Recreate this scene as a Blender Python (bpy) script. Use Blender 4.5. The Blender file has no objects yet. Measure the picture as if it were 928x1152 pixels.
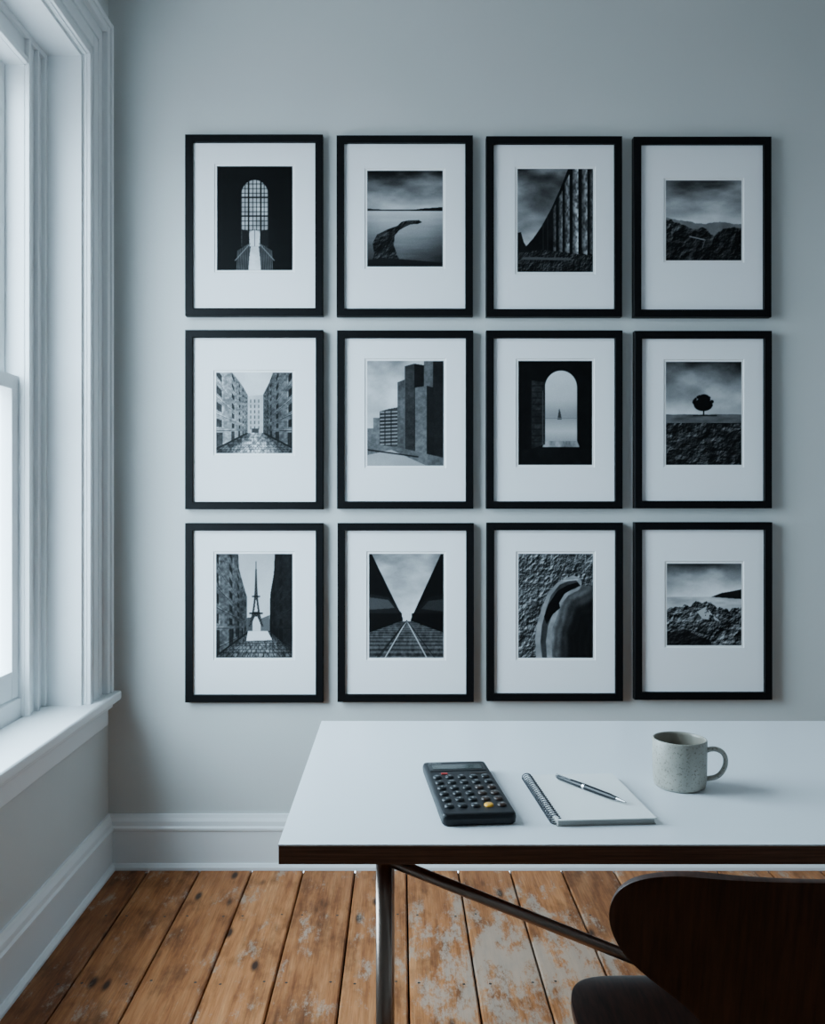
import bpy, bmesh, math, random
import numpy as np
from mathutils import Vector, Matrix

sc = bpy.context.scene
COL = sc.collection
F = 1000.0; CX = 450.0; CY = 560.0; H = 1.297; D = 3.125
LW = -1.025; RW = 3.0; BK = -2.6; CE = 3.15
TZ = 0.745

# ------------------------------------------------------------ materials
def new_mat(name, col=(0.8,0.8,0.8), rough=0.5, metal=0.0, spec=0.5, coat=0.0):
    m = bpy.data.materials.new(name); m.use_nodes = True
    b = m.node_tree.nodes['Principled BSDF']
    b.inputs['Base Color'].default_value = (*col, 1)
    b.inputs['Roughness'].default_value = rough
    b.inputs['Metallic'].default_value = metal
    b.inputs['Specular IOR Level'].default_value = spec
    b.inputs['Coat Weight'].default_value = coat
    return m
def N(m, t, **kw):
    n = m.node_tree.nodes.new(t)
    for k, v in kw.items(): setattr(n, k, v)
    return n
def L(m, a, b): m.node_tree.links.new(a, b)
def bsdf(m): return m.node_tree.nodes['Principled BSDF']
def coords(m, scale=(1,1,1), out='Object'):
    tc = N(m, 'ShaderNodeTexCoord'); mp = N(m, 'ShaderNodeMapping')
    mp.inputs['Scale'].default_value = scale
    L(m, tc.outputs[out], mp.inputs['Vector']); return mp.outputs['Vector']
def noise(m, vec, scale, detail=4, rough=0.5):
    n = N(m, 'ShaderNodeTexNoise'); n.inputs['Scale'].default_value = scale
    n.inputs['Detail'].default_value = detail; n.inputs['Roughness'].default_value = rough
    L(m, vec, n.inputs['Vector']); return n.outputs['Fac']
def ramp(m, fac, stops):
    r = N(m, 'ShaderNodeValToRGB'); e = r.color_ramp.elements
    while len(e) < len(stops): e.new(0.5)
    for i, (p, c) in enumerate(stops):
        e[i].position = p; e[i].color = (*c, 1) if len(c) == 3 else c
    L(m, fac, r.inputs['Fac']); return r.outputs['Color']
def bump(m, fac, strength, dist):
    b = N(m, 'ShaderNodeBump'); b.inputs['Strength'].default_value = strength
    b.inputs['Distance'].default_value = dist
    L(m, fac, b.inputs['Height']); L(m, b.outputs['Normal'], bsdf(m).inputs['Normal'])
def mixc(m, fac, a, b, mode='MIX'):
    x = N(m, 'ShaderNodeMix', data_type='RGBA', blend_type=mode)
    for s, v in ((x.inputs[0], fac), (x.inputs[6], a), (x.inputs[7], b)):
        if isinstance(v, (int, float)): s.default_value = v
        elif isinstance(v, tuple): s.default_value = (*v, 1)
        else: L(m, v, s)
    return x.outputs[2]

def painted(name, c, var=0.04, rough=0.6, bs=0.12):
    m = new_mat(name, c, rough, spec=0.3)
    v = coords(m)
    n = noise(m, v, 1.3, 2)
    c0 = tuple(x*(1-var) for x in c); c1 = tuple(min(1, x*(1+var)) for x in c)
    L(m, ramp(m, n, [(0.3, c0), (0.7, c1)]), bsdf(m).inputs['Base Color'])
    if bs: bump(m, noise(m, v, 110, 1), bs, 0.002)
    return m
M_wall = painted('wall_paint', (0.60, 0.615, 0.605))
M_ceil = painted('ceiling_paint', (0.7, 0.7, 0.69), bs=0)
M_trim = painted('trim_gloss_paint', (0.78, 0.80, 0.81), 0.02, 0.35, 0)
M_black = new_mat('frame_black_wood', (0.003, 0.003, 0.0035), 0.5, spec=0.12)
M_mat = new_mat('mat_board', (0.86, 0.87, 0.89), 0.8, spec=0.1)
M_matbev = new_mat('mat_bevel', (0.9, 0.9, 0.9), 0.8, spec=0.1)
M_print = new_mat('photo_print', (0.5,0.5,0.5), 0.5, spec=0.1)
a = N(M_print, 'ShaderNodeAttribute'); a.attribute_name = 'tone'
L(M_print, a.outputs['Color'], bsdf(M_print).inputs['Base Color'])

def floor_mat():
    m = new_mat('pine_floorboards', (0.4,0.2,0.08), 0.5, spec=0.2)
    tc = N(m, 'ShaderNodeTexCoord')
    at = N(m, 'ShaderNodeAttribute'); at.attribute_name = 'pid'
    add = N(m, 'ShaderNodeVectorMath', operation='MULTIPLY_ADD')
    L(m, at.outputs['Color'], add.inputs[0]); add.inputs[1].default_value = (7, 9, 5)
    L(m, tc.outputs['Object'], add.inputs[2])
    base = add.outputs['Vector']
    def mp(s):
        x = N(m, 'ShaderNodeMapping'); x.inputs['Scale'].default_value = s
        L(m, base, x.inputs['Vector']); return x.outputs['Vector']
    g1 = noise(m, mp((16, 1.1, 4)), 3.0, 5, 0.6)
    g2 = noise(m, mp((70, 2.5, 10)), 4.0, 4, 0.65)
    blot = noise(m, mp((5, 2.0, 2)), 2.6, 5, 0.65)
    c = ramp(m, g1, [(0.28, (0.23,0.070,0.020)), (0.5, (0.44,0.165,0.056)), (0.72, (0.57,0.25,0.10))])
    c = mixc(m, 0.5, c, ramp(m, g2, [(0.3, (0.28,0.28,0.28)), (0.62, (1,1,1))]), 'MULTIPLY')
    c = mixc(m, 0.7, c, ramp(m, blot, [(0.33, (0.28,0.25,0.24)), (0.52, (1,1,1))]), 'MULTIPLY')
    sep = N(m, 'ShaderNodeSeparateColor'); L(m, at.outputs['Color'], sep.inputs[0])
    tint = ramp(m, sep.outputs[0], [(0, (0.60,0.55,0.52)), (1, (1.1,1.08,1.05))])
    c = mixc(m, 0.85, c, tint, 'MULTIPLY')
    vo = N(m, 'ShaderNodeTexVoronoi'); vo.inputs['Scale'].default_value = 1.0
    L(m, mp((12, 4.2, 0.01)), vo.inputs['Vector'])
    kn = ramp(m, vo.outputs['Distance'], [(0.07, (1,1,1)), (0.17, (0,0,0))])
    c = mixc(m, kn, c, (0.035,0.013,0.006))
    # worn, scuffed finish : heavier where people walk under the desk
    sx = N(m, 'ShaderNodeMapping'); L(m, tc.outputs['Object'], sx.inputs['Vector']); sx.inputs['Scale'].default_value = (2.6, 1.0, 1)
    wn = noise(m, sx.outputs['Vector'], 5.0, 10, 0.8)
    dist = N(m, 'ShaderNodeVectorMath', operation='SUBTRACT')
    L(m, tc.outputs['Object'], dist.inputs[0]); dist.inputs[1].default_value = (0.32, 2.45, 0)
    dm = N(m, 'ShaderNodeVectorMath', operation='MULTIPLY'); L(m, dist.outputs[0], dm.inputs[0]); dm.inputs[1].default_value = (1.7, 1.2, 0)
    ln = N(m, 'ShaderNodeVectorMath', operation='LENGTH'); L(m, dm.outputs[0], ln.inputs[0])
    mnn = N(m, 'ShaderNodeMath', operation='MINIMUM'); L(m, ln.outputs['Value'], mnn.inputs[0]); mnn.inputs[1].default_value = 0.75
    ma = N(m, 'ShaderNodeMath', operation='MULTIPLY_ADD'); L(m, mnn.outputs[0], ma.inputs[0]); ma.inputs[1].default_value = -0.22; L(m, wn, ma.inputs[2])
    wf = ramp(m, ma.outputs[0], [(0.39, (0,0,0)), (0.47, (0.70,0.70,0.70))])
    c = mixc(m, wf, c, (0.40,0.315,0.245))
    L(m, c, bsdf(m).inputs['Base Color'])
    L(m, ramp(m, blot, [(0.3, (0.62,)*3), (0.7, (0.48,)*3)]), bsdf(m).inputs['Roughness'])
    bump(m, g2, 0.35, 0.002)
    return m
M_floor = floor_mat()
M_dark = new_mat('dark_gap', (0.008,0.005,0.003), 0.9, spec=0.05)
M_nail = new_mat('nail_iron', (0.02,0.015,0.012), 0.6)

def wood(name, c0, c1, sc_, rough=0.4, coat=0.0, spec=0.4):
    m = new_mat(name, c0, rough, spec=spec, coat=coat)
    v = coords(m, sc_)
    g = noise(m, v, 4, 5, 0.6)
    L(m, ramp(m, g, [(0.3, c0), (0.7, c1)]), bsdf(m).inputs['Base Color'])
    return m
M_edge = wood('ply_edge', (0.075,0.034,0.020), (0.19,0.092,0.055), (2, 2, 90), 0.5)
M_walnut = wood('dark_walnut_veneer', (0.017,0.0068,0.0045), (0.062,0.025,0.016), (30, 4, 2.5), 0.4, 0, 0.35)
M_lam = new_mat('white_laminate', (0.79,0.82,0.85), 0.32, spec=0.45)
M_steel = new_mat('bronzed_steel', (0.30,0.235,0.20), 0.3, metal=1.0)
M_chrome = new_mat('chrome', (0.6,0.6,0.62), 0.2, metal=1.0)

# ------------------------------------------------------------ mesh helpers
def link(o, parent=None, loc=None):
    COL.objects.link(o)
    if parent is not None:
        o.parent = parent
        o.matrix_parent_inverse = parent.matrix_basis.inverted()
    return o
def empty(name, loc, rz=0.0):
    e = bpy.data.objects.new(name, None); e.empty_display_size = 0.1
    e.matrix_basis = Matrix.Translation(loc) @ Matrix.Rotation(rz, 4, 'Z')
    COL.objects.link(e); return e
def mesh_obj(name, verts, faces, mats, parent=None, fm=None, smooth=False):
    me = bpy.data.meshes.new(name); me.from_pydata(verts, [], faces)
    for m in (mats if isinstance(mats, (list, tuple)) else [mats]): me.materials.append(m)
    if fm: me.polygons.foreach_set('material_index', fm)
    if smooth: me.polygons.foreach_set('use_smooth', [True]*len(me.polygons))
    me.update()
    return link(bpy.data.objects.new(name, me), parent)
def bm_obj(name, bm, mats, parent=None):
    bmesh.ops.recalc_face_normals(bm, faces=bm.faces)
    me = bpy.data.meshes.new(name); bm.to_mesh(me); bm.free()
    for m in (mats if isinstance(mats, (list, tuple)) else [mats]): me.materials.append(m)
    return link(bpy.data.objects.new(name, me), parent)
JIT = [False, 0]
def bx(bm, a, b, mi=0, bev=0.0, seg=2):
    if JIT[0]:      # joinery tolerances: no two boards exactly flush
        JIT[1] = (JIT[1]+1) % 9; j = JIT[1]*0.00013
        a = tuple(v+j for v in a); b = tuple(v-j for v in b)
    t = bmesh.new()
    bmesh.ops.create_cube(t, size=1)
    for v in t.verts:
        v.co = Vector([(a[i]+b[i])/2 + v.co[i]*(b[i]-a[i]) for i in range(3)])
    if bev: bmesh.ops.bevel(t, geom=list(t.edges), offset=bev, segments=seg, affect='EDGES', profile=0.6)
    for f in t.faces: f.material_index = mi
    me = bpy.data.meshes.new('t'); t.to_mesh(me); t.free()
    bm.from_mesh(me); bpy.data.meshes.remove(me)
def cyl(bm, p0, p1, r0, r1=None, seg=20, mi=0, smooth=True):
    p0 = Vector(p0); p1 = Vector(p1); r1 = r0 if r1 is None else r1
    d = p1-p0; t = bmesh.new()
    bmesh.ops.create_cone(t, cap_ends=True, segments=seg, radius1=r0, radius2=r1, depth=d.length)
    q = d.to_track_quat('Z', 'Y').to_matrix().to_4x4()
    bmesh.ops.transform(t, matrix=Matrix.Translation((p0+p1)/2) @ q, verts=t.verts)
    for f in t.faces:
        f.material_index = mi; f.smooth = smooth and len(f.verts) == 4
    me = bpy.data.meshes.new('t'); t.to_mesh(me); t.free()
    bm.from_mesh(me); bpy.data.meshes.remove(me)
def box(name, a, b, mat, parent=None, bev=0.0, seg=2):
    bm = bmesh.new(); bx(bm, a, b, 0, bev, seg); return bm_obj(name, bm, mat, parent)

# ------------------------------------------------------------ room shell
WT = 0.30
wy0, wy1, wz0, wz1 = 1.25, 2.86, 0.60, 2.724
bm = bmesh.new()
def lw(y0, y1, z0, z1): bx(bm, (LW-WT, y0, z0), (LW, y1, z1))
lw(wy1, D, 0, CE); lw(BK, wy0, 0, CE)
lw(wy0, wy1, 0, wz0); lw(wy0, wy1, wz1, CE)
bm_obj('wall_left', bm, M_wall)
box('wall_back', (LW-WT, D, 0), (RW+0.2, D+0.2, CE), M_wall)
box('wall_right', (RW, BK, 0), (RW+0.2, D, CE), M_wall)
box('wall_front', (LW-WT, BK-0.2, 0), (RW+0.2, BK, CE), M_wall)
box('ceiling', (LW-WT, BK-0.2, CE), (RW+0.2, D+0.2, CE+0.15), M_ceil)

random.seed(11)
bm = bmesh.new(); cl = bm.loops.layers.float_color.new('pid')
bx(bm, (LW, BK, -0.12), (RW, D, -0.022), 1)
PW = 0.18; x = -0.877 - PW*1
nails = []
while x < RW:
    x0 = max(LW, x+0.0026); x1 = min(RW, x+PW-0.0026)
    cuts = [BK]
    yy = BK + random.uniform(0.6, 2.0)
    while yy < D-0.5:
        if not (1.9 < yy < 3.0 and x < 0.3): cuts.append(yy)
        yy += random.uniform(2.6, 3.9)
    cuts.append(D)
    if x1-x0 > 0.01:
        for a_, b_ in zip(cuts[:-1], cuts[1:]):
            col = (random.random(), random.random(), random.random(), 1)
            c = 0.004; dz = random.uniform(-0.0012, 0.0)
            ya, yb = a_+0.0008, b_-0.0008
            pts = [(x0,ya,-0.024),(x1,ya,-0.024),(x1,yb,-0.024),(x0,yb,-0.024),
                   (x0,ya,dz-c),(x1,ya,dz-c),(x1,yb,dz-c),(x0,yb,dz-c),
                   (x0+c,ya+c*.4,dz),(x1-c,ya+c*.4,dz),(x1-c,yb-c*.4,dz),(x0+c,yb-c*.4,dz)]
            vs = [bm.verts.new(p) for p in pts]
            fs = [(0,3,2,1),(0,1,5,4),(1,2,6,5),(2,3,7,6),(3,0,4,7),(4,5,9,8),(5,6,10,9),(6,7,11,10),(7,4,8,11),(8,9,10,11)]
            for ff in fs:
                f = bm.faces.new([vs[i] for i in ff]); f.material_index = 0
                for l in f.loops: l[cl] = col
            k = math.ceil((ya-0.1)/0.38)
            while k*0.38+0.10 < yb:
                for nx in (x0+0.03, x1-0.03):
                    nails.append((nx+random.uniform(-.006,.006), k*0.38+0.10+random.uniform(-.01,.01), dz))
                k += 1
    x += PW
for (nx, ny, dz) in nails:
    if nx > RW-0.02 or ny < -0.2: continue
    vs = [bm.verts.new((nx+0.0042*math.cos(t*math.pi/4), ny+0.0042*math.sin(t*math.pi/4), dz+0.0006)) for t in range(8)]
    f = bm.faces.new(vs); f.material_index = 2
bm_obj('floor', bm, [M_floor, M_dark, M_nail])

prof = [(0,0),(0.034,0),(0.034,0.010),(0.028,0.020),(0.022,0.022),(0.022,0.132),(0.026,0.136),(0.026,0.144),(0.020,0.150),(0.018,0.165),(0.012,0.176),(0.008,0.187),(0,0.187)]
def profile_run(name, p0, p1, inward, prof, mat, z0=0.0, m0=0, m1=0):
    p0 = Vector(p0); p1 = Vector(p1); d = (p1-p0).normalized(); n = Vector(inward)
    V = []; Fc = []; k = len(prof)
    for (pp, mm) in ((p0, m0), (p1, -m1)):
        for (o, z) in prof:
            q = pp + n*o + d*(o*mm); V.append((q.x, q.y, z0+z))
    for i in range(k):
        j = (i+1) % k; Fc.append((i, j, k+j, k+i))
    Fc.append(tuple(range(k))[::-1]); Fc.append(tuple(range(k, 2*k)))
    o = mesh_obj(name, V, Fc, mat)
    b = bmesh.new(); b.from_mesh(o.data); bmesh.ops.recalc_face_normals(b, faces=b.faces); b.to_mesh(o.data); b.free()
    return o
profile_run('baseboard_back', (LW, D), (RW, D), (0,-1), prof, M_trim, 0, 1, 1)
profile_run('baseboard_left', (LW, BK), (LW, D), (1,0), prof, M_trim, 0, 1, 1)
profile_run('baseboard_right', (RW, BK), (RW, D), (-1,0), prof, M_trim, 0, 1, 1)
profile_run('baseboard_front', (LW, BK), (RW, BK), (0,1), prof, M_trim, 0, 1, 1)

# ------------------------------------------------------------ window
M_glass = bpy.data.materials.new('window_glass'); M_glass.use_nodes = True
nt = M_glass.node_tree; nt.nodes.clear()
o_ = nt.nodes.new('ShaderNodeOutputMaterial'); tr = nt.nodes.new('ShaderNodeBsdfTransparent'); gl = nt.nodes.new('ShaderNodeBsdfGlossy')
gl.inputs['Roughness'].default_value = 0.02; mx = nt.nodes.new('ShaderNodeMixShader'); mx.inputs[0].default_value = 0.05
nt.links.new(tr.outputs[0], mx.inputs[1]); nt.links.new(gl.outputs[0], mx.inputs[2]); nt.links.new(mx.outputs[0], o_.inputs[0])

def window(idx, y0, y1):
    JIT[0] = True
    e = empty('window_%d' % idx, (LW-0.15, (y0+y1)/2, wz0))
    FX = LW-0.115
    bm = bmesh.new()
    bx(bm, (FX-0.01, y1-0.012, wz0+0.03), (LW+0.004, y1+0.004, wz1), bev=0.001)
    bx(bm, (FX-0.01, y0-0.004, wz0+0.03), (LW+0.004, y0+0.012, wz1), bev=0.001)
    bx(bm, (FX-0.01, y0-0.004, wz1-0.012), (LW+0.004, y1+0.004, wz1+0.004), bev=0.001)
    bm_obj('jamb_lining', bm, M_trim, e)
    FW = 0.155
    bm = bmesh.new()
    for (a_, b_) in ((y1-FW, y1), (y0, y0+FW)):
        bx(bm, (LW-0.25, a_, wz0+0.03), (FX-0.002, b_, wz1), bev=0.003)
    bx(bm, (LW-0.25, y0+FW-0.004, wz1-0.11), (FX-0.0026, y1-FW+0.004, wz1), bev=0.001)
    for (a_, b_) in ((y1-0.030, y1-0.010), (y1-FW+0.002, y1-FW+0.022), (y1-0.085, y1-0.078)):
        bx(bm, (FX-0.01, a_, wz0+0.03), (FX+0.012, b_, wz1-0.010), bev=0.004)
    for (a_, b_) in ((y0+0.010, y0+0.030), (y0+FW-0.022, y0+FW-0.002)):
        bx(bm, (FX-0.01, a_, wz0+0.03), (FX+0.012, b_, wz1-0.010), bev=0.004)
    bx(bm, (FX-0.01, y0+FW, wz1-0.108), (FX+0.011, y1-FW, wz1-0.088), bev=0.004)
    bx(bm, (FX-0.01, y0+0.02, wz1-0.030), (FX+0.011, y1-0.02, wz1-0.010), bev=0.004)
    bm_obj('box_frame', bm, M_trim, e)
    box('inner_sill', (LW-0.30, y0+0.001, wz0+0.002), (FX-0.012, y1-0.001, 0.69), M_trim, e, 0.004)
    ia, ib = y0+FW, y1-FW
    zm = 1.646
    def sash(name, xa, xb, za, zb, br, tr_):
        bm = bmesh.new()
        bx(bm, (xa, ib-0.046, za), (xb, ib-0.001, zb), bev=0.003)
        bx(bm, (xa, ia+0.001, za), (xb, ia+0.046, zb), bev=0.003)
        bx(bm, (xa+0.0012, ia+0.042, za), (xb-0.0012, ib-0.042, za+br), bev=0.002)
        bx(bm, (xa+0.0012, ia+0.042, zb-tr_), (xb-0.0012, ib-0.042, zb), bev=0.002)
        bx(bm, ((xa+xb)/2-0.002, ia+0.04, za+br-0.004), ((xa+xb)/2+0.002, ib-0.04, zb-tr_+0.004), mi=1)
        bm_obj(name, bm, [M_trim, M_glass], e)
    sash('lower_sash', LW-0.172, LW-0.135, 0.692, zm+0.022, 0.085, 0.045)
    sash('upper_sash', LW-0.213, LW-0.176, zm-0.022, wz1-0.105, 0.045, 0.055)
    c = bmesh.new()
    steps = [(0.0, 0.20, 0.018), (0.004, 0.024, 0.028), (0.045, 0.085, 0.026), (0.10, 0.112, 0.024), (0.150, 0.198, 0.036), (0.172, 0.192, 0.044)]
    for (s0, s1, pr) in steps:
        bx(c, (LW-0.002, y1+s0, 0.630), (LW+pr, y1+s1, wz1+s1), bev=0.003)
        bx(c, (LW-0.002, y0-s1, 0.630), (LW+pr, y0-s0, wz1+s1), bev=0.003)
        bx(c, (LW-0.002, y0-s0-0.001, wz1+s0), (LW+pr-0.0006, y1+s0+0.001, wz1+s1-0.0006), bev=0.003)
    bm_obj('casing', c, M_trim, e)
    box('stool', (LW-0.13, y0-0.22, 0.598), (LW+0.062, y1+0.222, 0.632), M_trim, e, 0.009, 3)
    bm = bmesh.new()
    bx(bm, (LW-0.002, y0-0.20, 0.515), (LW+0.022, y1+0.20, 0.603), bev=0.003)
    bx(bm, (LW-0.002, y0-0.205, 0.575), (LW+0.036, y1+0.205, 0.604), bev=0.006)
    bm_obj('apron', bm, M_trim, e)
    JIT[0] = False
    ld = bpy.data.lights.new('window_portal', 'AREA'); ld.shape = 'RECTANGLE'
    ld.size = y1-y0; ld.size_y = wz1-wz0
    ld.cycles.is_portal = True
    lo = bpy.data.objects.new('sky_portal', ld)
    lo.matrix_world = Matrix.Translation((LW-0.29, (y0+y1)/2, (wz0+wz1)/2)) @ Matrix.Rotation(math.radians(-90), 4, 'Y') @ Matrix.Rotation(math.radians(90), 4, 'Z')
    COL.objects.link(lo)
window(1, wy0, wy1)

# ------------------------------------------------------------ prints
def up(a, H_, W_):
    h, w = a.shape
    yi = np.linspace(0, h-1.001, H_); xi = np.linspace(0, w-1.001, W_)
    y0 = yi.astype(int); x0 = xi.astype(int); fy = (yi-y0)[:, None]; fx = (xi-x0)[None, :]
    fy = fy*fy*(3-2*fy); fx = fx*fx*(3-2*fx)
    A = a[np.ix_(y0, x0)]; B = a[np.ix_(y0, x0+1)]; C = a[np.ix_(y0+1, x0)]; E = a[np.ix_(y0+1, x0+1)]
    return (A*(1-fx)+B*fx)*(1-fy)+(C*(1-fx)+E*fx)*fy
def fbm(seed, shp, cx, cy, octv=5, gain=0.55):
    r = np.random.RandomState(seed); o = np.zeros(shp); amp = 1; t = 0
    for k in range(octv):
        o += amp*up(r.rand(int(cy*2**k)+2, int(cx*2**k)+2), *shp); t += amp; amp *= gain
    o /= t
    return np.clip((o-0.5)*1.9+0.5, 0, 1)
SS = 1.9
class Pic:
    def __init__(s, x0, y0, x1, y1, seed):
        s.box = (x0, y0, x1, y1); s.seed = seed
        s.W = int((x1-x0)*SS)+1; s.H = int((y1-y0)*SS)+1
        s.X, s.Y = np.meshgrid(np.linspace(x0, x1, s.W), np.linspace(y0, y1, s.H))
        s.a = np.zeros((s.H, s.W))
        s.U = (s.X-x0)/(x1-x0); s.V = (s.Y-y0)/(y1-y0)
    def n(s, cx, cy, k=0, o=5, g=0.55): return fbm(s.seed*31+k, (s.H, s.W), cx, cy, o, g)
    def poly(s, pts):
        m = np.zeros((s.H, s.W)); off = 0.25/SS*1.6
        for ox, oy in ((-off, -off), (off, -off), (-off, off), (off, off)):
            X = s.X+ox; Y = s.Y+oy; ins = np.zeros(X.shape, bool); n = len(pts)
            for i in range(n):
                x0, y0 = pts[i]; x1, y1 = pts[(i+1) % n]
                if y0 == y1: continue
                c = ((y0 > Y) != (y1 > Y)) & (X < (x1-x0)*(Y-y0)/(y1-y0)+x0); ins ^= c
            m += ins
        return m/4
    def ell(s, cx, cy, rx, ry):
        d = np.sqrt(((s.X-cx)/rx)**2+((s.Y-cy)/ry)**2); return np.clip((1-d)*min(rx, ry)*1.2+0.5, 0, 1)
    def line(s, x0, y0, x1, y1, w):
        dx, dy = x1-x0, y1-y0; l2 = dx*dx+dy*dy
        t = np.clip(((s.X-x0)*dx+(s.Y-y0)*dy)/l2, 0, 1)
        d = np.hypot(s.X-x0-t*dx, s.Y-y0-t*dy); return np.clip((w/2-d)*1.4+0.5, 0, 1)
    def dist(s, pts):
        best = np.full(s.X.shape, 1e9)
        for (x0, y0), (x1, y1) in zip(pts[:-1], pts[1:]):
            dx, dy = x1-x0, y1-y0; l2 = dx*dx+dy*dy
            t = np.clip(((s.X-x0)*dx+(s.Y-y0)*dy)/l2, 0, 1)
            best = np.minimum(best, np.hypot(s.X-x0-t*dx, s.Y-y0-t*dy))
        return best
    def put(s, m, v): s.a = s.a*(1-m)+v*m
    def sky(s, lo, hi, y1, cx=2.5, cy=6, k=3, pw=1.0):
        y0 = s.box[1]; t = np.clip((s.Y-y0)/(y1-y0), 0, 1)**pw
        n = s.n(cx, cy, k, 5, 0.5)
        return np.clip(lo+(hi-lo)*t+(n-0.5)*0.42*(1-0.5*t), 0, 1)
    def sm(s, pts):
        xs, ys = zip(*pts); return np.interp(s.X, xs, ys)
def rocks(p, k, cx, cy, lo=0.04, hi=0.6):
    # hill/boulder relief lit from upper left: slope shading of a ridged height field
    h = p.n(cx, cy, k, 6, 0.6)+0.35*(1-np.abs(p.n(cx*1.7, cy*1.7, k+50, 4)-0.5)*2)
    gy, gx = np.gradient(h); g = (gx*1.0+gy*1.4)
    g = g/ (np.std(g)+1e-6)
    return np.clip(lo+(hi-lo)*np.clip(0.36+0.26*g, 0, 1.2), 0.02, 0.85)
def facade(p, poly, vx, vy, lo, hi, seed, K, rh, wt=0.4):
    m = p.poly(poly); dx = np.abs(p.X-vx)+1e-3
    h = (p.Y-vy)/dx; u = K/dx
    v = (lo+(hi-lo)*(0.5+0.35*(p.n(5,7,seed,4)-0.5)+0.45*(p.n(30,40,seed+9,2)-0.5)))*(0.75+0.5*np.clip(dx/40,0,1))
    fu = u % 1; fh = (h/rh) % 1
    v = np.where((fh < 0.05), v*0.55, v); v = np.where((fh > 0.95), np.minimum(v*1.3, 0.9), v)
    w = (fu > 0.34)&(fu < 0.66)&(fh > 0.30)&(fh < 0.80)&(h < 0.02)
    v = np.where(w, v*wt, v)
    v = np.where((fu > 0.68)&(fu < 0.72)&(fh > 0.28)&(fh < 0.82)&(h < 0.02), np.minimum(v*1.35, 0.9), v)
    door = (fu > 0.3)&(fu < 0.7)&(h > 0.06); v = np.where(door, v*0.4, v)
    p.put(m, v)
def cobbles(p, vx, vy, m, lo, hi, K=70):
    t = np.maximum(p.Y-vy, 1.0); r = np.log(t)*7.5; q = (p.X-vx)/t*6+0.5*(np.floor(r) % 2)
    c = ((r % 1) > 0.22)&((q % 1) > 0.2)
    rs = p.n(30, 30, 77, 2, 0.8)
    v = np.where(c, hi, lo)*(0.55+0.6*rs)*np.clip(1.25-np.abs(p.X-vx)/(t*1.6+6), 0.45, 1.1)
    p.put(m, np.clip(v, 0, 1))

def p1():
    p = Pic(244,187,329,304,1); p.a += 0.02+0.025*p.n(6,8)
    arch = np.maximum(p.ell(286.5,219,15,16.5), p.poly([(271.5,218),(301.5,218),(301.5,277),(271.5,277)]))
    v = 0.88-0.28*p.n(4,6,1)-0.22*np.clip((p.Y-240)/40,0,1)
    p.put(arch, v)
    for x in np.arange(271.5,302.5,4.28): p.put(p.line(x,200,x,277,0.9)*arch, 0.08)
    for x in (279.5,293.5): p.put(p.line(x,200,x,277,1.6)*arch, 0.05)
    for y in np.arange(207,277,5.2): p.put(p.line(271,y,302,y,0.8)*arch, 0.1)
    for y in (222,243): p.put(p.line(271,y,302,y,1.6)*arch, 0.06)
    p.put(p.poly([(272,258),(280,260),(280,277),(272,277)]), 0.12); p.put(p.poly([(293,260),(302,258),(302,277),(293,277)]), 0.12)
    p.put(p.poly([(281,262),(292,262),(292,277),(281,277)]), 0.88)
    p.put(p.ell(286.5,264,6,5), 0.85); p.put(p.line(286.5,258,286.5,277,0.8), 0.3)
    p.put(p.poly([(282,277),(291,277),(294,304),(279,304)]), 0.80+0.15*p.n(5,9,2))
    for i in range(9):
        t=i/8; y0=272+t*8
        for sgn in (-1,1):
            x=286.5+sgn*(6+t*13); p.put(p.line(x,y0+2,x+sgn*1,304,0.8), 0.42)
    for sgn in (-1,1): p.put(p.line(286.5+sgn*5,274,286.5+sgn*22,293,1.0), 0.5)
    return p
def p2():
    p = Pic(413,192,498,300,2)
    p.a = p.sky(0.26,0.82,236,2,7); y=p.Y
    w = 0.82-0.52*np.clip((y-237)/60,0,1)+0.05*(p.n(2,30,5)-.5)-0.25*np.abs(p.U-0.45)*np.clip((y-237)/40,0,1)
    p.put((y>236.5)*1.0, w)
    p.put(p.poly([(413,234.6),(430,235.6),(498,236),(498,237.5),(413,237.5)]), 0.2)
    p.put(p.poly([(462,236.5),(475,234.5),(498,233),(498,237.5),(462,237.5)]), 0.10)
    rock = p.poly([(416,300),(421,286),(419,274),(424,264),(436,258),(447,254),(452,249.5),(459,248),(471,247.5),(475,250),(470,252),(462,252.5),(456,255),(449,259),(444,265),(443,276),(447,288),(454,300)])
    p.put(rock, rocks(p,6,5,6,0.03,0.34))
    p.put(p.poly([(413,293),(430,290),(470,293),(498,296),(498,300),(413,300)]), 0.12)
    p.a *= 1-0.25*np.clip(np.abs(p.U-0.5)*2-0.6,0,1)
    return p
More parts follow.
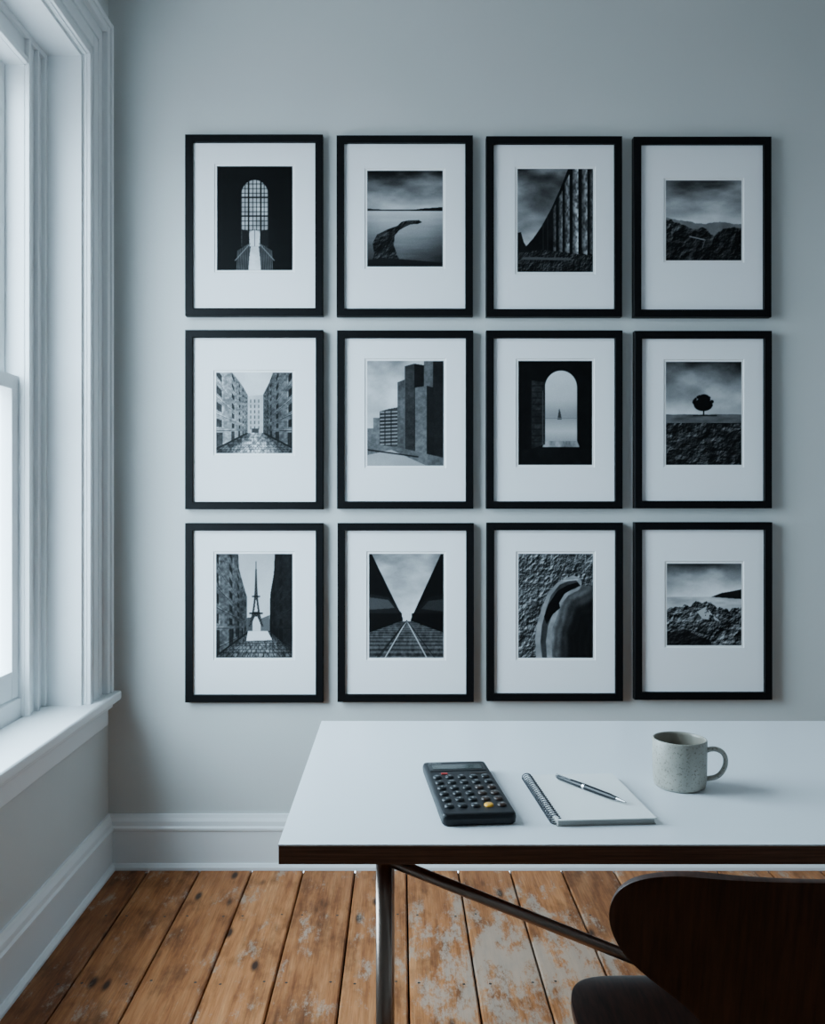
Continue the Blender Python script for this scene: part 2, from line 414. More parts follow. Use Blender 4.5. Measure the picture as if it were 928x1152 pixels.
def p3():
    p = Pic(582,190,667,306,3)
    p.a = p.sky(0.34,0.74,280,2.2,6,3)
    edge = [(582,284),(590,279),(600,268),(609,255),(620,235),(630,213),(639,190)]
    b = p.poly(edge+[(667,190),(667,306),(582,306)])
    p.put(b, 0.05+0.07*p.n(8,10,1))
    tex = p.n(34,26,5,2,0.8)
    for (x0,yt,w,br) in ((622,236,3.4,0.32),(628.5,222,4.2,0.44),(635.5,206,5.0,0.56),(644,190,6.4,0.70),(654.5,190,6.2,0.55),(663.5,190,3.5,0.38)):
        m = p.poly([(x0,yt),(x0+w,yt-w*2.0),(x0+w,287),(x0,285)])
        sh = np.clip((p.X-x0)/w,0,1)
        p.put(m, np.clip(0.10+br*(0.35+0.75*tex)*(0.45+0.75*sh),0,1))
    for x0 in (611,616): p.put(p.line(x0,253-(x0-611)*2,x0,284,1.0), 0.2)
    p.put(p.poly([(582,284),(612,281),(667,288),(667,306),(582,306)]), rocks(p,8,12,12,0.04,0.38))
    p.put(p.poly([(588,289),(640,290),(645,293),(586,292)]), 0.34)
    p.put(p.poly([(582,262),(586,261),(589,272),(596,284),(582,284)]), 0.12)
    return p
def p4():
    p = Pic(749,203,834,293,4)
    p.a = p.sky(0.40,0.86,248,2.0,6,3)
    y1 = p.sm([(749,244),(762,247),(775,249),(790,251),(810,249),(834,252)])+2*(p.n(12,2,4)-.5)
    p.put(np.clip(p.Y-y1,0,1), 0.42+0.12*p.n(8,8,6))
    y2 = p.sm([(749,246),(757,247),(768,253),(780,258),(790,257),(803,263),(815,258),(834,256)])+4*(p.n(14,2,5)-.5)
    m = np.clip(p.Y-y2,0,1); p.put(m, rocks(p,7,4,4,0.03,0.50)*(1.15-0.5*p.V))
    p.put(p.line(776,266,793,270,1.2), 0.6); p.put(p.line(793,270,790,279,1.0), 0.4)
    return p
def p5():
    p = Pic(243,419,329,510,5)
    p.a = 0.92-0.10*p.n(3,3)
    facade(p, [(243,419),(261,419),(270,430),(274,436),(279,445),(279,490),(243,508)], 287,484, 0.32,0.70, 1, 62, 0.44)
    facade(p, [(329,419),(307,419),(303,430),(300,436),(296,444),(296,488),(329,506)], 287,484, 0.18,0.44, 2, 62, 0.44)
    p.put(p.poly([(279,446),(296,444),(296,490),(279,490)]), 0.68+0.12*p.n(12,12,3))
    for y in range(450,486,6):
        for x in (282,286.5,291): p.put(p.line(x,y,x,y+2.5,1.4), 0.35)
    p.put(p.poly([(283,482),(291,482),(291,490),(283,490)]), 0.25)
    road = p.poly([(243,504),(277,487),(298,487),(329,504),(329,510),(243,510)])
    cobbles(p,287,484,road,0.42,0.80)
    p.put(p.line(243,505,277,488,2), 0.14); p.put(p.line(329,504,298,488,2), 0.1)
    return p
def p6():
    p = Pic(413,406,499,524,6)
    p.a = p.sky(0.66,0.92,500,2,4)
    def slab(pts, v, k, vt=8): p.put(p.poly(pts), v*(0.8+0.25*p.n(3,6,k,3)+0.2*(p.n(30,44,k+3,2)-0.5)))
    slab([(413,482),(420,482),(420,470),(427,470),(427,503),(413,503)], 0.45, 1)
    slab([(427,463),(437,460),(448,458),(448,503),(427,503)], 0.26, 2)
    for y in range(464,502,4): p.put(p.line(428,y,447,y-1,1.2), 0.62)
    for x in (433,440): p.put(p.line(x,462,x,502,1), 0.15)
    slab([(447,430),(455,427),(455,510),(447,506)], 0.38, 3)
    slab([(455,412),(466,409),(466,512),(455,510)], 0.24, 4)
    slab([(466,409),(478,411),(478,514),(466,512)], 0.10, 5)
    slab([(477,406),(487,406),(487,516),(477,514)], 0.38, 6)
    slab([(487,406),(499,406),(499,518),(487,516)], 0.14, 7)
    slab([(467,436),(480,434),(480,515),(467,513)], 0.46, 8)
    slab([(480,434),(488,436),(488,516),(480,515)], 0.14, 9)
    slab([(413,499),(447,503),(499,515),(499,524),(413,524)], 0.42, 10)
    p.put(p.poly([(413,512),(440,506),(480,524),(413,524)]), 0.64+0.06*p.n(6,6,12))
    p.put(p.line(413,506,470,514,1.6), 0.12)
    return p
def p7():
    p = Pic(583,406,666,523,7); p.a += 0.025+0.06*p.n(9,12,0,5,0.7)
    arch = np.maximum(p.ell(631,436,18,19), p.poly([(613,436),(649,436),(649,499),(613,499)]))
    v = np.interp(p.Y, [417,450,468,485,500], [0.90,0.80,0.62,0.82,0.6])+0.04*(p.n(2,5,2)-.5)
    p.put(arch, v)
    p.put(p.poly([(627,472),(629,459),(630.5,464),(632,472)]), 0.25)
    p.put(p.poly([(613,470),(649,470),(649,471),(613,471)]), 0.5)
    p.put(p.poly([(613,496),(649,496),(652,503),(610,503)]), 0.42+0.3*p.n(12,14,3))
    p.put(p.poly([(598,428),(613,430),(613,500),(598,505)]), 0.10+0.14*p.n(14,18,4,5,0.7))
    for y in range(434,500,7): p.put(p.line(599,y,612,y,0.7), 0.04)
    p.put(p.line(610.5,440,610.5,500,1.2), 0.3)
    p.put(p.poly([(583,505),(666,505),(666,523),(583,523)]), 0.05+0.05*p.n(9,9,8))
    return p
def p8():
    p = Pic(749,407,834,523,8)
    p.a = p.sky(0.34,0.84,466,2.2,5,3)
    t = np.clip((p.Y-466)/55,0.02,1)
    q = (p.X-791)/(0.15+t)
    fur = 0.5+0.5*np.sin(q*0.16+p.n(3,6,6)*7)
    g = rocks(p,2,6,9,0.04,0.46)*(0.65+0.5*fur)
    g = np.where(p.Y < 476, 0.32+0.14*p.n(5,24,4), g)
    p.put(np.clip(p.Y-466+0.8*p.n(10,2,7),0,1), g)
    blob = np.maximum(p.ell(791,455.5,10.5,7), p.ell(792,449.5,7,6))
    rs = np.random.RandomState(3)
    for k in range(30):
        an = rs.rand()*2*math.pi; cx_ = 791+10*math.cos(an); cy_ = 453+7.5*math.sin(an)
        blob = np.maximum(blob, p.ell(cx_,cy_,1.2+1.2*rs.rand(),1.0+1.0*rs.rand()))
    p.put(blob, 0.045); p.put(p.line(791.5,455,791.5,467,1.6), 0.04)
    p.put(p.line(780,467.5,806,467.5,1.2), 0.12)
    return p
def p9():
    p = Pic(243,623,329,740,9)
    p.a = 0.78+0.14*p.V-0.06*p.n(3,4)
    facade(p, [(243,623),(268,623),(269,640),(273,655),(278,672),(278,712),(243,738)], 288,706, 0.12,0.42, 1, 70, 0.52)
    facade(p, [(329,623),(309,623),(308,645),(304,668),(303,712),(329,735)], 288,706, 0.04,0.15, 2, 70, 0.52)
    p.put(p.poly([(278,695),(284,694),(284,714),(278,714)]), 0.30); p.put(p.poly([(293,696),(303,692),(303,714),(293,714)]), 0.38)
    t = np.clip((p.Y-640)/64,0,1); hw = 0.9+1.9*t+5.4*t**3.4
    d = np.abs(p.X-288); m = np.clip(hw-d+0.4,0,1)*(p.Y > 640)*(p.Y < 705)
    hole = (p.Y > 694)&(d < (p.Y-693)*0.42+1.0); hole |= (p.Y > 675)&(p.Y < 688)&(d < hw-2.4)
    lat = 0.10+0.16*((((p.X+p.Y)%3.2) < 1.1)|(((p.X-p.Y)%3.2) < 1.1))
    p.put(m*(~hole), lat); p.put(p.line(288,632,288,646,1.0), 0.18)
    p.put(p.line(284,671,292,671,1.6), 0.08); p.put(p.line(281,690,295,690,1.8), 0.08)
    road = p.poly([(243,738),(278,710),(303,710),(329,733),(329,740),(243,740)])
    cobbles(p,290,702,road,0.24,0.50)
    p.put(p.poly([(279,710),(301,710),(306,720),(277,721)]), 0.92); p.put(p.line(243,738,278,712,1.6), 0.08)
    for x in (262,266,305,312): p.put(p.line(x,708,x,716,1.5), 0.05)
    return p
def p10():
    p = Pic(415,623,499,740,10)
    p.a = p.sky(0.52,0.96,698,2,6,3)
    p.put(p.poly([(415,623),(418,623),(455,699),(415,699)]), 0.04)
    p.put(p.poly([(499,623),(496,623),(461,699),(499,699)]), 0.035)
    p.put(p.poly([(415,668),(437,672),(452,690),(452,699),(415,699)]), 0.13)
    p.put(p.poly([(415,672),(437,675),(444,684),(415,686)]), 0.30)
    p.put(p.poly([(499,668),(481,672),(467,688),(465,699),(499,699)]), 0.09)
    p.put(p.poly([(499,674),(482,676),(474,685),(499,688)]), 0.20)
    p.put(p.poly([(415,690),(452,690),(452,700),(415,712)]), 0.05)
    p.put(p.poly([(499,690),(463,690),(463,700),(499,712)]), 0.04)
    g = p.poly([(415,712),(453,698),(462,698),(499,712),(499,740),(415,740)])
    ties = (np.log(np.maximum(p.Y-694,1))*7 % 1 > 0.5)
    p.put(g, np.where(ties, 0.28, 0.15)+0.14*p.n(28,28,3,3))
    p.put(p.poly([(453,690),(462,690),(462,699),(453,699)]), 0.88)
    for xe in (433,480): p.put(p.line(457.5,698,xe,740,1.1), 0.76)
    for xe in (424,426,489): p.put(p.line(457.5,698,xe,740,0.8), 0.1)
    return p
def p11():
    p = Pic(583,623,667,740,11)
    # eroded rock: fine bedding in the wall, a smooth carved channel with a hooked head
    warp = p.n(3,4,1)*9
    bed = 0.5+0.5*np.sin((p.X*0.45+p.Y*0.9+warp)*1.25)
    p.a = np.clip(rocks(p,2,8,9,0.10,0.78)*(0.82+0.25*bed),0,1)
    spine = [(613,745),(611,722),(613,704),(618,688),(624,673),(633,662),(645,657)]
    d = p.dist(spine); right = p.poly([(613,745),(611,722),(613,704),(618,688),(624,673),(633,662),(645,657),(667,660),(667,740)])
    flow = 0.5+0.5*np.sin(d*0.75+warp*0.5)
    p.put(right, np.clip(0.62-0.017*d,0.10,0.62)*(0.78+0.30*flow)*(0.8+0.4*p.n(8,10,6)))
    p.put(np.clip(9.5-d+1.5*(p.n(5,7,3)-.5),0,1), 0.50+0.16*p.n(7,9,5))
    width = np.interp(p.Y, [650,662,680,700,740], [5.5,6.0,5.2,4.0,3.2])
    p.put(np.clip(width-d,0,1), 0.20+0.10*p.n(6,10,7))
    p.put(p.poly([(612,694),(617,680),(627,665),(638,658.5),(650,655),(653,659),(643,663),(635,668),(629,678),(630,684),(622,691),(615,702)]), 0.035)
    p.put(p.line(634,653.5,650,652,1.3), 0.75)
    return p
def p12():
    p = Pic(750,634,834,726,12)
    p.a = p.sky(0.34,0.94,671,2.4,5,3,0.8)
    p.put(np.clip(p.Y-671,0,1), 0.66+0.25*p.n(3,14,2)-0.2*np.clip((p.Y-680)/15,0,1))
    p.put(p.poly([(800,671.5),(812,667),(824,665),(834,663),(834,674),(806,672)]), 0.12)
    y2 = p.sm([(750,684),(762,682),(775,680),(786,676),(795,676),(806,682),(820,686),(834,684)])+5*(p.n(12,2,5)-.5)
    p.put(np.clip(p.Y-y2,0,1), rocks(p,7,4,5,0.03,0.74))
    p.put(p.poly([(784,688),(795,682),(800,690),(810,699),(790,696)])*(p.n(14,14,9)>0.5), 0.75)
    p.put(p.poly([(750,712),(770,708),(800,722),(800,726),(750,726)])*0.7, 0.07)
    return p
PX = [p1(),p2(),p3(),p4(),p5(),p6(),p7(),p8(),p9(),p10(),p11(),p12()]
FR = [(208,151,363,355),(378.5,152,532,355.5),(547,153,700,356),(713,153.5,868,356.5),
      (208,371,363.5,573),(379,371.5,532.5,572.5),(547,371.5,700.5,572.5),(714,372,868.5,572),
      (208,588.5,363.5,790.5),(379.5,588.5,533,790),(547.5,588,701,789),(714,587.5,869,787.5)]
DF = D-0.030; sf = F/DF
def wx(px, s): return (px-CX)/s
def wz(py, s): return H-(py-CY)/s
for i, (fr, pic) in enumerate(zip(FR, PX)):
    x0, z1, x1, z0 = wx(fr[0],sf), wz(fr[1],sf), wx(fr[2],sf), wz(fr[3],sf)
    e = empty('framed_photograph', ((x0+x1)/2, D-0.015, (z0+z1)/2))
    b = 0.0265
    V=[];Fc=[]
    pr = [(0.0, D-0.001),(0.0, DF+0.0015),(0.0015, DF),(b-0.0015, DF),(b, DF+0.0015),(b, D-0.012)]
    for (o, y) in pr:
        V += [(x0+o,y,z0+o),(x1-o,y,z0+o),(x1-o,y,z1-o),(x0+o,y,z1-o)]
    for k in range(len(pr)-1):
        for j in range(4):
            j2=(j+1)%4; Fc.append((k*4+j, k*4+j2, (k+1)*4+j2, (k+1)*4+j))
    Fc.append((0,3,2,1))
    bmx = mesh_obj('frame_moulding', V, Fc, M_black, e)
    q = bmesh.new(); q.from_mesh(bmx.data); bmesh.ops.recalc_face_normals(q, faces=q.faces); q.to_mesh(bmx.data); q.free()
    ym = D-0.0175; yp = D-0.0150; sp = F/yp
    bx0,by0,bx1,by1 = pic.box
    px0,pz1,px1,pz0 = wx(bx0,sp),wz(by0,sp),wx(bx1,sp),wz(by1,sp)
    g = 0.0065; V=[];Fc=[];fm=[]
    rings = [(x0+b-0.002,z0+b-0.002,x1-b+0.002,z1-b+0.002,ym),
             (px0-g-0.002,pz0-g-0.002,px1+g+0.002,pz1+g+0.002,ym),
             (px0-g,pz0-g,px1+g,pz1+g,yp-0.0002)]
    for (a0,c0,a1,c1,y) in rings: V += [(a0,y,c0),(a1,y,c0),(a1,y,c1),(a0,y,c1)]
    for k in range(2):
        for j in range(4):
            j2=(j+1)%4; Fc.append((k*4+j,k*4+j2,(k+1)*4+j2,(k+1)*4+j)); fm.append(k)
    mesh_obj('mat_board', V, Fc, [M_mat, M_matbev], e, fm)
    V = [(px0-g-0.004,yp+0.0004,pz0-g-0.004),(px1+g+0.004,yp+0.0004,pz0-g-0.004),(px1+g+0.004,yp+0.0004,pz1+g+0.004),(px0-g-0.004,yp+0.0004,pz1+g+0.004)]
    mesh_obj('print_paper', V, [(0,1,2,3)], M_matbev, e)
    Wn, Hn = pic.W, pic.H
    XX, ZZ = np.meshgrid(np.linspace(px0,px1,Wn), np.linspace(pz1,pz0,Hn))
    co = np.stack([XX, np.full_like(XX, yp), ZZ], -1).reshape(-1,3)
    idx = np.arange(Wn*Hn).reshape(Hn,Wn)
    fa = np.stack([idx[1:,:-1], idx[1:,1:], idx[:-1,1:], idx[:-1,:-1]], -1).reshape(-1,4)
    me = bpy.data.meshes.new('print'); me.from_pydata(co.tolist(), [], fa.tolist())
    at = me.color_attributes.new('tone', 'FLOAT_COLOR', 'POINT')
    v = np.clip(pic.a,0,1); rs = np.random.RandomState(i); v = np.clip(v+rs.randn(*v.shape)*0.012,0.01,1)
    lin = (v**2.4)*0.80+0.002
    c4 = np.stack([lin*0.98,lin,lin*1.03,np.ones_like(lin)],-1).reshape(-1)
    at.data.foreach_set('color', c4.astype(np.float32))
    me.materials.append(M_print); me.update()
    link(bpy.data.objects.new('photo_print', me), e)

# ------------------------------------------------------------ table
TX0, TX1, TY0, TY1 = -0.194, 1.42, 1.415, 2.199
tb = empty('desk_table', ((TX0+TX1)/2, (TY0+TY1)/2, 0))
box('laminate_surface', (TX0, TY0, TZ-0.003), (TX1, TY1, TZ), M_lam, tb, 0.0008)
box('plywood_edge', (TX0+0.0004, TY0+0.0004, TZ-0.032), (TX1-0.0004, TY1-0.0004, TZ-0.0031), M_edge, tb, 0.001)
lx0, lx1, ly0, ly1 = -0.0265, TX1-0.17, 1.475, 2.12
bm = bmesh.new()
for lx in (lx0, lx1):
    for ly in (ly0, ly1):
        cyl(bm, (lx,ly,0.012), (lx,ly,TZ-0.034), 0.0135, seg=24)
        cyl(bm, (lx,ly,0.0), (lx,ly,0.014), 0.017, seg=24)
    cyl(bm, (lx,ly0,TZ-0.046), (lx,ly1,TZ-0.046), 0.0105, seg=16)
    bx(bm, (lx-0.03,ly0-0.02,TZ-0.036), (lx+0.03,ly0+0.06,TZ-0.0315), bev=0.001)
    bx(bm, (lx-0.03,ly1-0.06,TZ-0.036), (lx+0.03,ly1+0.02,TZ-0.0315), bev=0.001)
bm_obj('steel_legs', bm, M_steel, tb)
bm = bmesh.new()
cyl(bm, (lx0+0.008, ly0, 0.695), (lx1-0.005, ly0, 0.19), 0.0095, seg=16)
cyl(bm, (lx1-0.008, ly0+0.020, 0.695), (lx0+0.005, ly0+0.020, 0.19), 0.0095, seg=16)
bm_obj('cross_brace', bm, M_steel, tb)

# ------------------------------------------------------------ calculator
M_cbody = new_mat('calculator_plastic', (0.006,0.0065,0.008), 0.42, spec=0.3)
M_key = new_mat('key_plastic', (0.010,0.011,0.012), 0.3, spec=0.35)
M_keyb = new_mat('key_brown', (0.03,0.016,0.011), 0.3, spec=0.35)
M_keyy = new_mat('key_yellow', (0.80,0.38,0.03), 0.3)
M_keyr = new_mat('key_red', (0.55,0.02,0.015), 0.3)
M_lcd = new_mat('lcd_glass', (0.045,0.052,0.05), 0.12)
M_ink = new_mat('legend_white', (0.42,0.42,0.42), 0.5)
ca = empty('calculator', Vector((0.121, 1.645, TZ)), math.radians(5.0))
def local(o, par):
    o.parent = par; o.matrix_parent_inverse = Matrix.Identity(4); return o
def rrect(bm, w, l, r, zs, mi=0):
    rings=[]
    for (z, ins) in zs:
        R_=max(r-ins,0.001); ring=[]
        for cxn,cyn,a0 in ((1,1,0),(-1,1,90),(-1,-1,180),(1,-1,270)):
            for k in range(7):
                an=math.radians(a0+k*15)
                ring.append(bm.verts.new((cxn*(w/2-ins-R_)+R_*math.cos(an), cyn*(l/2-ins-R_)+R_*math.sin(an), z)))
        rings.append(ring)
    n=len(rings[0])
    for a_,b_ in zip(rings[:-1],rings[1:]):
        for k in range(n):
            f=bm.faces.new((a_[k],a_[(k+1)%n],b_[(k+1)%n],b_[k])); f.material_index=mi
    f=bm.faces.new(rings[-1]); f.material_index=mi
    f=bm.faces.new(rings[0][::-1]); f.material_index=mi
bm=bmesh.new(); rrect(bm, 0.128, 0.302, 0.011, [(0.0,0.004),(0.003,0.001),(0.012,0.0),(0.017,0.001),(0.0195,0.003),(0.0205,0.006)])
local(bm_obj('case', bm, M_cbody), ca)
zt=0.0205
bm=bmesh.new()
bx(bm,(-0.055,0.085,zt-0.001),(0.055,0.128,zt+0.0012),0,0.0006)
bx(bm,(-0.049,0.093,zt),(0.049,0.120,zt+0.0020),1,0.0005)
local(bm_obj('display', bm, [M_key,M_lcd]), ca)
bm=bmesh.new()
rows=[0.046-0.0315*k for k in range(6)]
cols=[-0.046+0.023*k for k in range(5)]
lab=[["AC","C","%","M+","M-"],["fx","MR","MC","1/x","+/-"],["7","8","9","(",")"],["4","5","6","x","/"],["1","2","3","+","-"],["0",".","EE","=","="]]
for r_,yy in enumerate(rows):
    for c_,xx in enumerate(cols):
        mi=0
        if c_>=3 and r_>=2: mi=1
        if (r_,c_)==(5,3): mi=2
        kr=0.88
        prs=[(0,0.0098),(0.0015,0.0098),(0.0030,0.0091),(0.0042,0.0076),(0.0050,0.0052),(0.0053,0.003)]
        rr=[]
        for (z,r) in prs: rr.append([bm.verts.new((xx+kr*r*math.cos(a*math.pi/10),yy+kr*r*1.12*math.sin(a*math.pi/10),zt+z*0.8)) for a in range(20)])
        for p_,q_ in zip(rr[:-1],rr[1:]):
            for k in range(20):
                f=bm.faces.new((p_[k],p_[(k+1)%20],q_[(k+1)%20],q_[k])); f.material_index=mi; f.smooth=True
        f=bm.faces.new(rr[-1]); f.material_index=mi
bx(bm,(-0.036,0.064,zt),(-0.024,0.070,zt+0.002),3,0.0006)
bx(bm,(0.02,0.064,zt),(0.05,0.069,zt+0.0015),1,0.0005)
local(bm_obj('keys', bm, [M_key,M_keyb,M_keyy,M_keyr]), ca)
def text(s, size, loc, name, par, mat):
    cu=bpy.data.curves.new(name,'FONT'); cu.body=s; cu.size=size; cu.align_x='CENTER'; cu.align_y='CENTER'
    cu.extrude=0.0001; cu.resolution_u=2; cu.materials.append(mat)
    o=bpy.data.objects.new(name,cu); COL.objects.link(o); local(o,par); o.location=loc
for r_,yy in enumerate(rows):
    for c_,xx in enumerate(cols):
        text(lab[r_][c_], 0.008 if len(lab[r_][c_])<2 else 0.0055, (xx,yy,zt+0.0044), 'legend', ca, M_ink)
text("CALC", 0.010, (-0.040,0.136,zt+0.0002), 'badge', ca, M_ink)

# ------------------------------------------------------------ notebook + pen
M_paper=new_mat('paper', (0.82,0.82,0.80), 0.7, spec=0.2)
M_pages=new_mat('page_edges', (0.62,0.60,0.56), 0.8, spec=0.1)
pv=coords(M_pages,(1,1,1)); wv=N(M_pages,'ShaderNodeTexWave'); wv.bands_direction='Z'; wv.inputs['Scale'].default_value=320
L(M_pages,pv,wv.inputs['Vector']); L(M_pages,ramp(M_pages,wv.outputs['Fac'],[(0,(0.22,0.21,0.20)),(1,(0.62,0.61,0.58))]),bsdf(M_pages).inputs['Base Color'])
nb=empty('spiral_notebook',(0.337,1.618,TZ),math.radians(3.8))
bm=bmesh.new()
bx(bm,(-0.082,-0.122,0.0),(0.088,0.122,0.0012),1,0.0004)
bx(bm,(-0.080,-0.120,0.0012),(0.086,0.120,0.0095),1,0.0002)
bx(bm,(-0.082,-0.1225,0.0096),(0.0885,0.1225,0.0112),0,0.0005)
local(bm_obj('pages',bm,[M_paper,M_pages]),nb)
bm=bmesh.new()
nr=24
for k in range(nr):
    yy=-0.113+k*0.226/(nr-1)
    pts=[]
    for a in range(0,15):
        an=math.radians(30+a*300/14)
        pts.append(Vector((-0.0835+0.0092*math.cos(an), yy+0.0015*(a/14), 0.0090+0.0078*math.sin(an))))
    for p_,q_ in zip(pts[:-1],pts[1:]): cyl(bm,p_,q_,0.0011,seg=6)
    bx(bm,(-0.0775,yy-0.0024,0.0105),(-0.0725,yy+0.0024,0.01135),1)
M_wire=new_mat('wire_grey',(0.10,0.10,0.11),0.35,metal=1.0)
local(bm_obj('wire_binding',bm,[M_wire,M_black]),nb)

M_pen=new_mat('pen_black', (0.006,0.007,0.010), 0.3, spec=0.3)
pa=Vector((0.300,1.708,TZ+0.0112+0.0060)); pb=Vector((0.398,1.561,TZ+0.0112+0.0058))
d=(pb-pa); Lp=d.length
bm=bmesh.new()
prf=[(0,0.0028,1),(0.004,0.0038,1),(0.006,0.0046,0),(0.07,0.0055,0),(0.072,0.0057,1),(0.077,0.0057,1),(0.078,0.0055,0),(0.135,0.0050,0),(0.152,0.0036,0),(0.154,0.0034,1),(0.165,0.0016,1),(Lp-0.004,0.0010,1),(Lp,0.0005,1)]
rr=[]
for (z,r,m_) in prf: rr.append([bm.verts.new((r*math.cos(a*math.pi/10),r*math.sin(a*math.pi/10),z)) for a in range(20)])
for i_,(p_,q_) in enumerate(zip(rr[:-1],rr[1:])):
    for k in range(20):
        f=bm.faces.new((p_[k],p_[(k+1)%20],q_[(k+1)%20],q_[k])); f.smooth=True; f.material_index=1 if (prf[i_][2] and prf[i_+1][2]) else 0
bm.faces.new(rr[0]); bm.faces.new(rr[-1])
bx(bm,(-0.0009,0.0050,0.004),(0.0009,0.0064,0.042),1,0.0004)
bx(bm,(-0.0009,0.0030,0.003),(0.0009,0.0064,0.0055),1,0.0004)
q=d.to_track_quat('Z','Y').to_matrix().to_4x4()
bestr=0;bestz=-9
for a in range(0,360,5):
    z=((q@Matrix.Rotation(math.radians(a),4,'Z')).to_3x3()@Vector((0,1,0))).z
    if z>bestz: bestz=z;bestr=a
bmesh.ops.transform(bm,matrix=Matrix.Translation(pa)@q@Matrix.Rotation(math.radians(bestr+25),4,'Z'),verts=bm.verts)
bm_obj('ballpoint_pen',bm,[M_pen,M_chrome])

# ------------------------------------------------------------ mug
M_mug=new_mat('speckled_stoneware',(0.42,0.40,0.35),0.38,spec=0.4)
v=coords(M_mug)
n1=noise(M_mug,v,14,5); n2=noise(M_mug,v,260,3,0.7)
c=ramp(M_mug,n1,[(0.3,(0.29,0.275,0.235)),(0.7,(0.46,0.44,0.385))])
c=mixc(M_mug,ramp(M_mug,n2,[(0.56,(0,0,0)),(0.66,(0.85,0.85,0.85))]),c,(0.11,0.08,0.055))
L(M_mug,c,bsdf(M_mug).inputs['Base Color']); bump(M_mug,n1,0.2,0.002)
M_mugin=new_mat('mug_glaze_inside',(0.24,0.215,0.175),0.3)
mg=empty('coffee_mug',(0.5355,1.703,TZ))
R=0.0505; Hm=0.092
prf=[(0.0,0.002),(0.036,0.002),(0.038,0.0),(0.043,0.0),(0.047,0.003),(0.0485,0.009),(0.0497,0.02),(R,0.05),(R+0.0003,Hm-0.003),(R-0.0008,Hm-0.0005),(R-0.002,Hm),(R-0.0036,Hm-0.001),(R-0.0045,Hm-0.005),(R-0.005,0.05),(R-0.0055,0.016),(R-0.010,0.009),(R-0.018,0.007),(0.0,0.0065)]
seg=64; V=[];Fc=[];fm=[]
for (r,z) in prf:
    for k in range(seg): V.append((r*math.cos(2*math.pi*k/seg),r*math.sin(2*math.pi*k/seg),z))
for i_ in range(len(prf)-1):
    for k in range(seg):
        Fc.append((i_*seg+k,i_*seg+(k+1)%seg,(i_+1)*seg+(k+1)%seg,(i_+1)*seg+k)); fm.append(0 if i_<11 else 1)
o=mesh_obj('body',V,Fc,[M_mug,M_mugin],None,fm,True)
q=bmesh.new();q.from_mesh(o.data);bmesh.ops.remove_doubles(q,verts=q.verts,dist=1e-6);bmesh.ops.recalc_face_normals(q,faces=q.faces);q.to_mesh(o.data);q.free()
local(o,mg)
hp=[(0.048,0.071),(0.057,0.0745),(0.068,0.0745),(0.078,0.069),(0.083,0.058),(0.082,0.044),(0.075,0.030),(0.065,0.022),(0.055,0.019),(0.048,0.018)]
V=[];Fc=[]
hs=16; han=math.radians(-14)
P_=[Vector((x_,0,z_)) for x_,z_ in hp]
def cat(P_,n):
    out=[]
    for i_ in range(len(P_)-1):
        p0=P_[max(i_-1,0)];p1=P_[i_];p2=P_[i_+1];p3=P_[min(i_+2,len(P_)-1)]
        for k in range(n):
            t=k/n; out.append(0.5*((2*p1)+(p2-p0)*t+(2*p0-5*p1+4*p2-p3)*t*t+(3*p1-p0-3*p2+p3)*t**3))
    out.append(P_[-1]); return out
C_=cat(P_,4)
for i_,p in enumerate(C_):
    tg=(C_[min(i_+1,len(C_)-1)]-C_[max(i_-1,0)]).normalized(); nn=Vector((tg.z,0,-tg.x))
    for k in range(hs):
        a=2*math.pi*k/hs; qv=p+nn*(0.0046*math.cos(a))+Vector((0,1,0))*(0.0074*math.sin(a)); V.append(qv[:])
for i_ in range(len(C_)-1):
    for k in range(hs): Fc.append((i_*hs+k,i_*hs+(k+1)%hs,(i_+1)*hs+(k+1)%hs,(i_+1)*hs+k))
V=[tuple(Matrix.Rotation(han,3,'Z')@Vector(v_)) for v_ in V]
o=mesh_obj('handle',V,Fc,M_mug,None,None,True); local(o,mg)

# ------------------------------------------------------------ chair
cxx=0.52
ch=empty('dining_chair',(cxx,1.34,0))
rowsC=[
(1.083,0.8300,0.150,0.05,0),(1.083,0.8290,0.180,0.05,0),(1.085,0.818,0.220,0.05,0),(1.088,0.800,0.240,0.052,0),(1.092,0.775,0.2505,0.053,0),(1.098,0.748,0.2495,0.053,0),
(1.104,0.718,0.238,0.05,0),(1.110,0.692,0.214,0.046,0),(1.116,0.668,0.178,0.04,0),(1.122,0.642,0.144,0.04,0),(1.130,0.605,0.116,0.04,0),(1.142,0.56,0.102,0.04,0),
(1.158,0.515,0.104,0.03,0.01),(1.182,0.472,0.118,0.02,0.02),(1.215,0.447,0.150,0.0,0.03),(1.255,0.436,0.190,0,0.03),(1.305,0.432,0.222,0,0.028),(1.37,0.434,0.238,0,0.025),
(1.44,0.440,0.240,0,0.018),(1.50,0.446,0.234,0,0.010),(1.545,0.448,0.215,0,0.004),(1.575,0.444,0.180,0,0),(1.588,0.438,0.13,0,0)]
nc=17; V=[];Fc=[]
for (y,z,w,cf,cu_) in rowsC:
    for k in range(nc):
        u=-1+2*k/(nc-1); xx=u*w; t=(xx/0.25)**2
        V.append((cxx+xx, y+cf*t, z+cu_*t))
for r_ in range(len(rowsC)-1):
    for k in range(nc-1): Fc.append((r_*nc+k,r_*nc+k+1,(r_+1)*nc+k+1,(r_+1)*nc+k))
sh=mesh_obj('plywood_shell',V,Fc,M_walnut,ch,None,True)
md=sh.modifiers.new('sub','SUBSURF'); md.levels=2; md.render_levels=2
md=sh.modifiers.new('sol','SOLIDIFY'); md.thickness=0.010; md.offset=0
md=sh.modifiers.new('bev','BEVEL'); md.width=0.002; md.segments=2; md.limit_method='ANGLE'; md.angle_limit=math.radians(50)
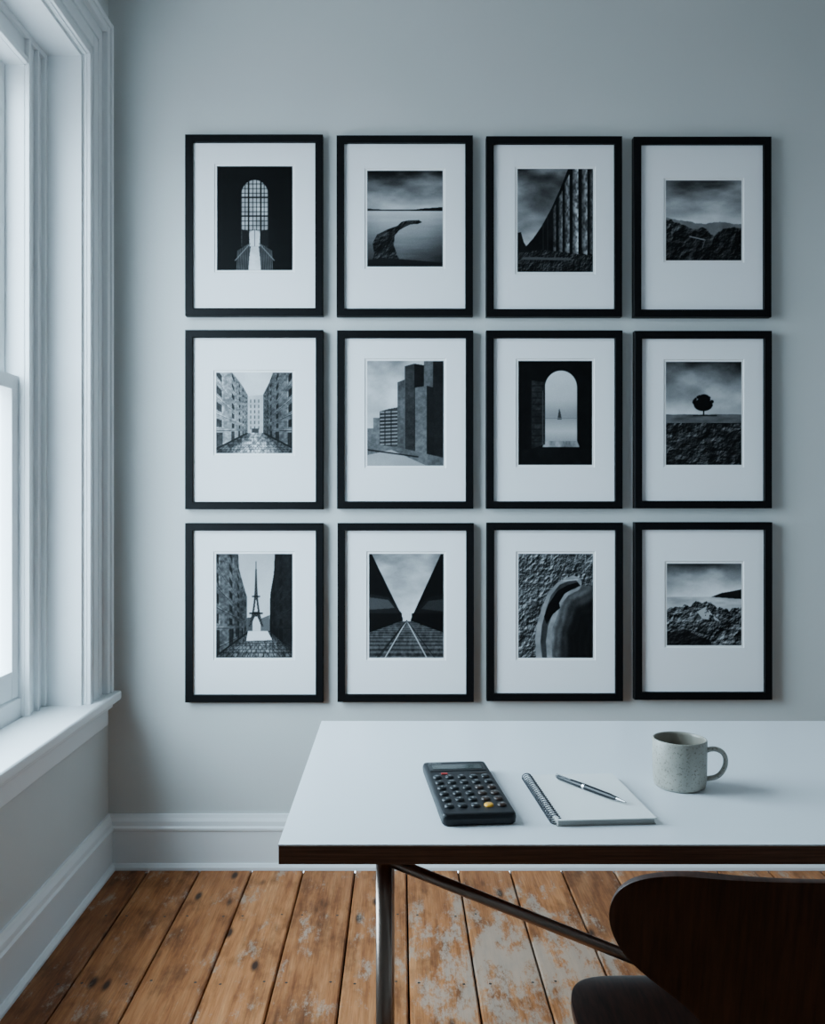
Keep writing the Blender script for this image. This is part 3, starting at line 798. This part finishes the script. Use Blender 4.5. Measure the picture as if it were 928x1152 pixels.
bm=bmesh.new()
cyl(bm,(cxx,1.38,0.395),(cxx,1.38,0.429),0.07,seg=32)
for sx in (-1,1):
    for sy in (-1,1):
        a_=Vector((cxx+sx*0.03,1.38+sy*0.03,0.408)); b_=Vector((cxx+sx*0.165,1.38+sy*0.155,0.402)); c_=Vector((cxx+sx*0.215,1.38+sy*0.205,0.008))
        pts=cat([a_,a_*0.3+b_*0.7+Vector((0,0,0.003)),b_+Vector((sx*0.01,sy*0.01,-0.015)),b_*0.7+c_*0.3,c_],5)
        for p_,q_ in zip(pts[:-1],pts[1:]): cyl(bm,p_,q_,0.008,seg=12)
        cyl(bm,c_-Vector((0,0,0.008)),c_+Vector((0,0,0.012)),0.011,seg=16)
bm_obj('steel_legs',bm,M_steel,ch)

# ------------------------------------------------------------ world + camera
w=bpy.data.worlds.new('overcast_sky'); sc.world=w; w.use_nodes=True
bg=w.node_tree.nodes['Background']
tc=w.node_tree.nodes.new('ShaderNodeTexCoord'); sp=w.node_tree.nodes.new('ShaderNodeSeparateXYZ'); rp=w.node_tree.nodes.new('ShaderNodeValToRGB')
w.node_tree.links.new(tc.outputs['Generated'],sp.inputs[0])
mr=w.node_tree.nodes.new('ShaderNodeMapRange'); mr.inputs[1].default_value=-1; mr.inputs[2].default_value=1
w.node_tree.links.new(sp.outputs['Z'],mr.inputs[0]); w.node_tree.links.new(mr.outputs[0],rp.inputs[0]); w.node_tree.links.new(rp.outputs[0],bg.inputs[0])
el=rp.color_ramp.elements; el[0].position=0.40; el[0].color=(0.20,0.25,0.29,1); el[1].position=0.55; el[1].color=(0.59,0.83,1.0,1)
bg.inputs[1].default_value=24.0

cd=bpy.data.cameras.new('camera'); cam=bpy.data.objects.new('camera',cd); COL.objects.link(cam)
cd.sensor_fit='HORIZONTAL'; cd.sensor_width=36; cd.lens=F/928*36
cd.shift_x=14/928; cd.shift_y=-16/928; cd.clip_start=0.02
cam.location=(0,0,H); cam.rotation_euler=(math.radians(90),0,0)
sc.camera=cam
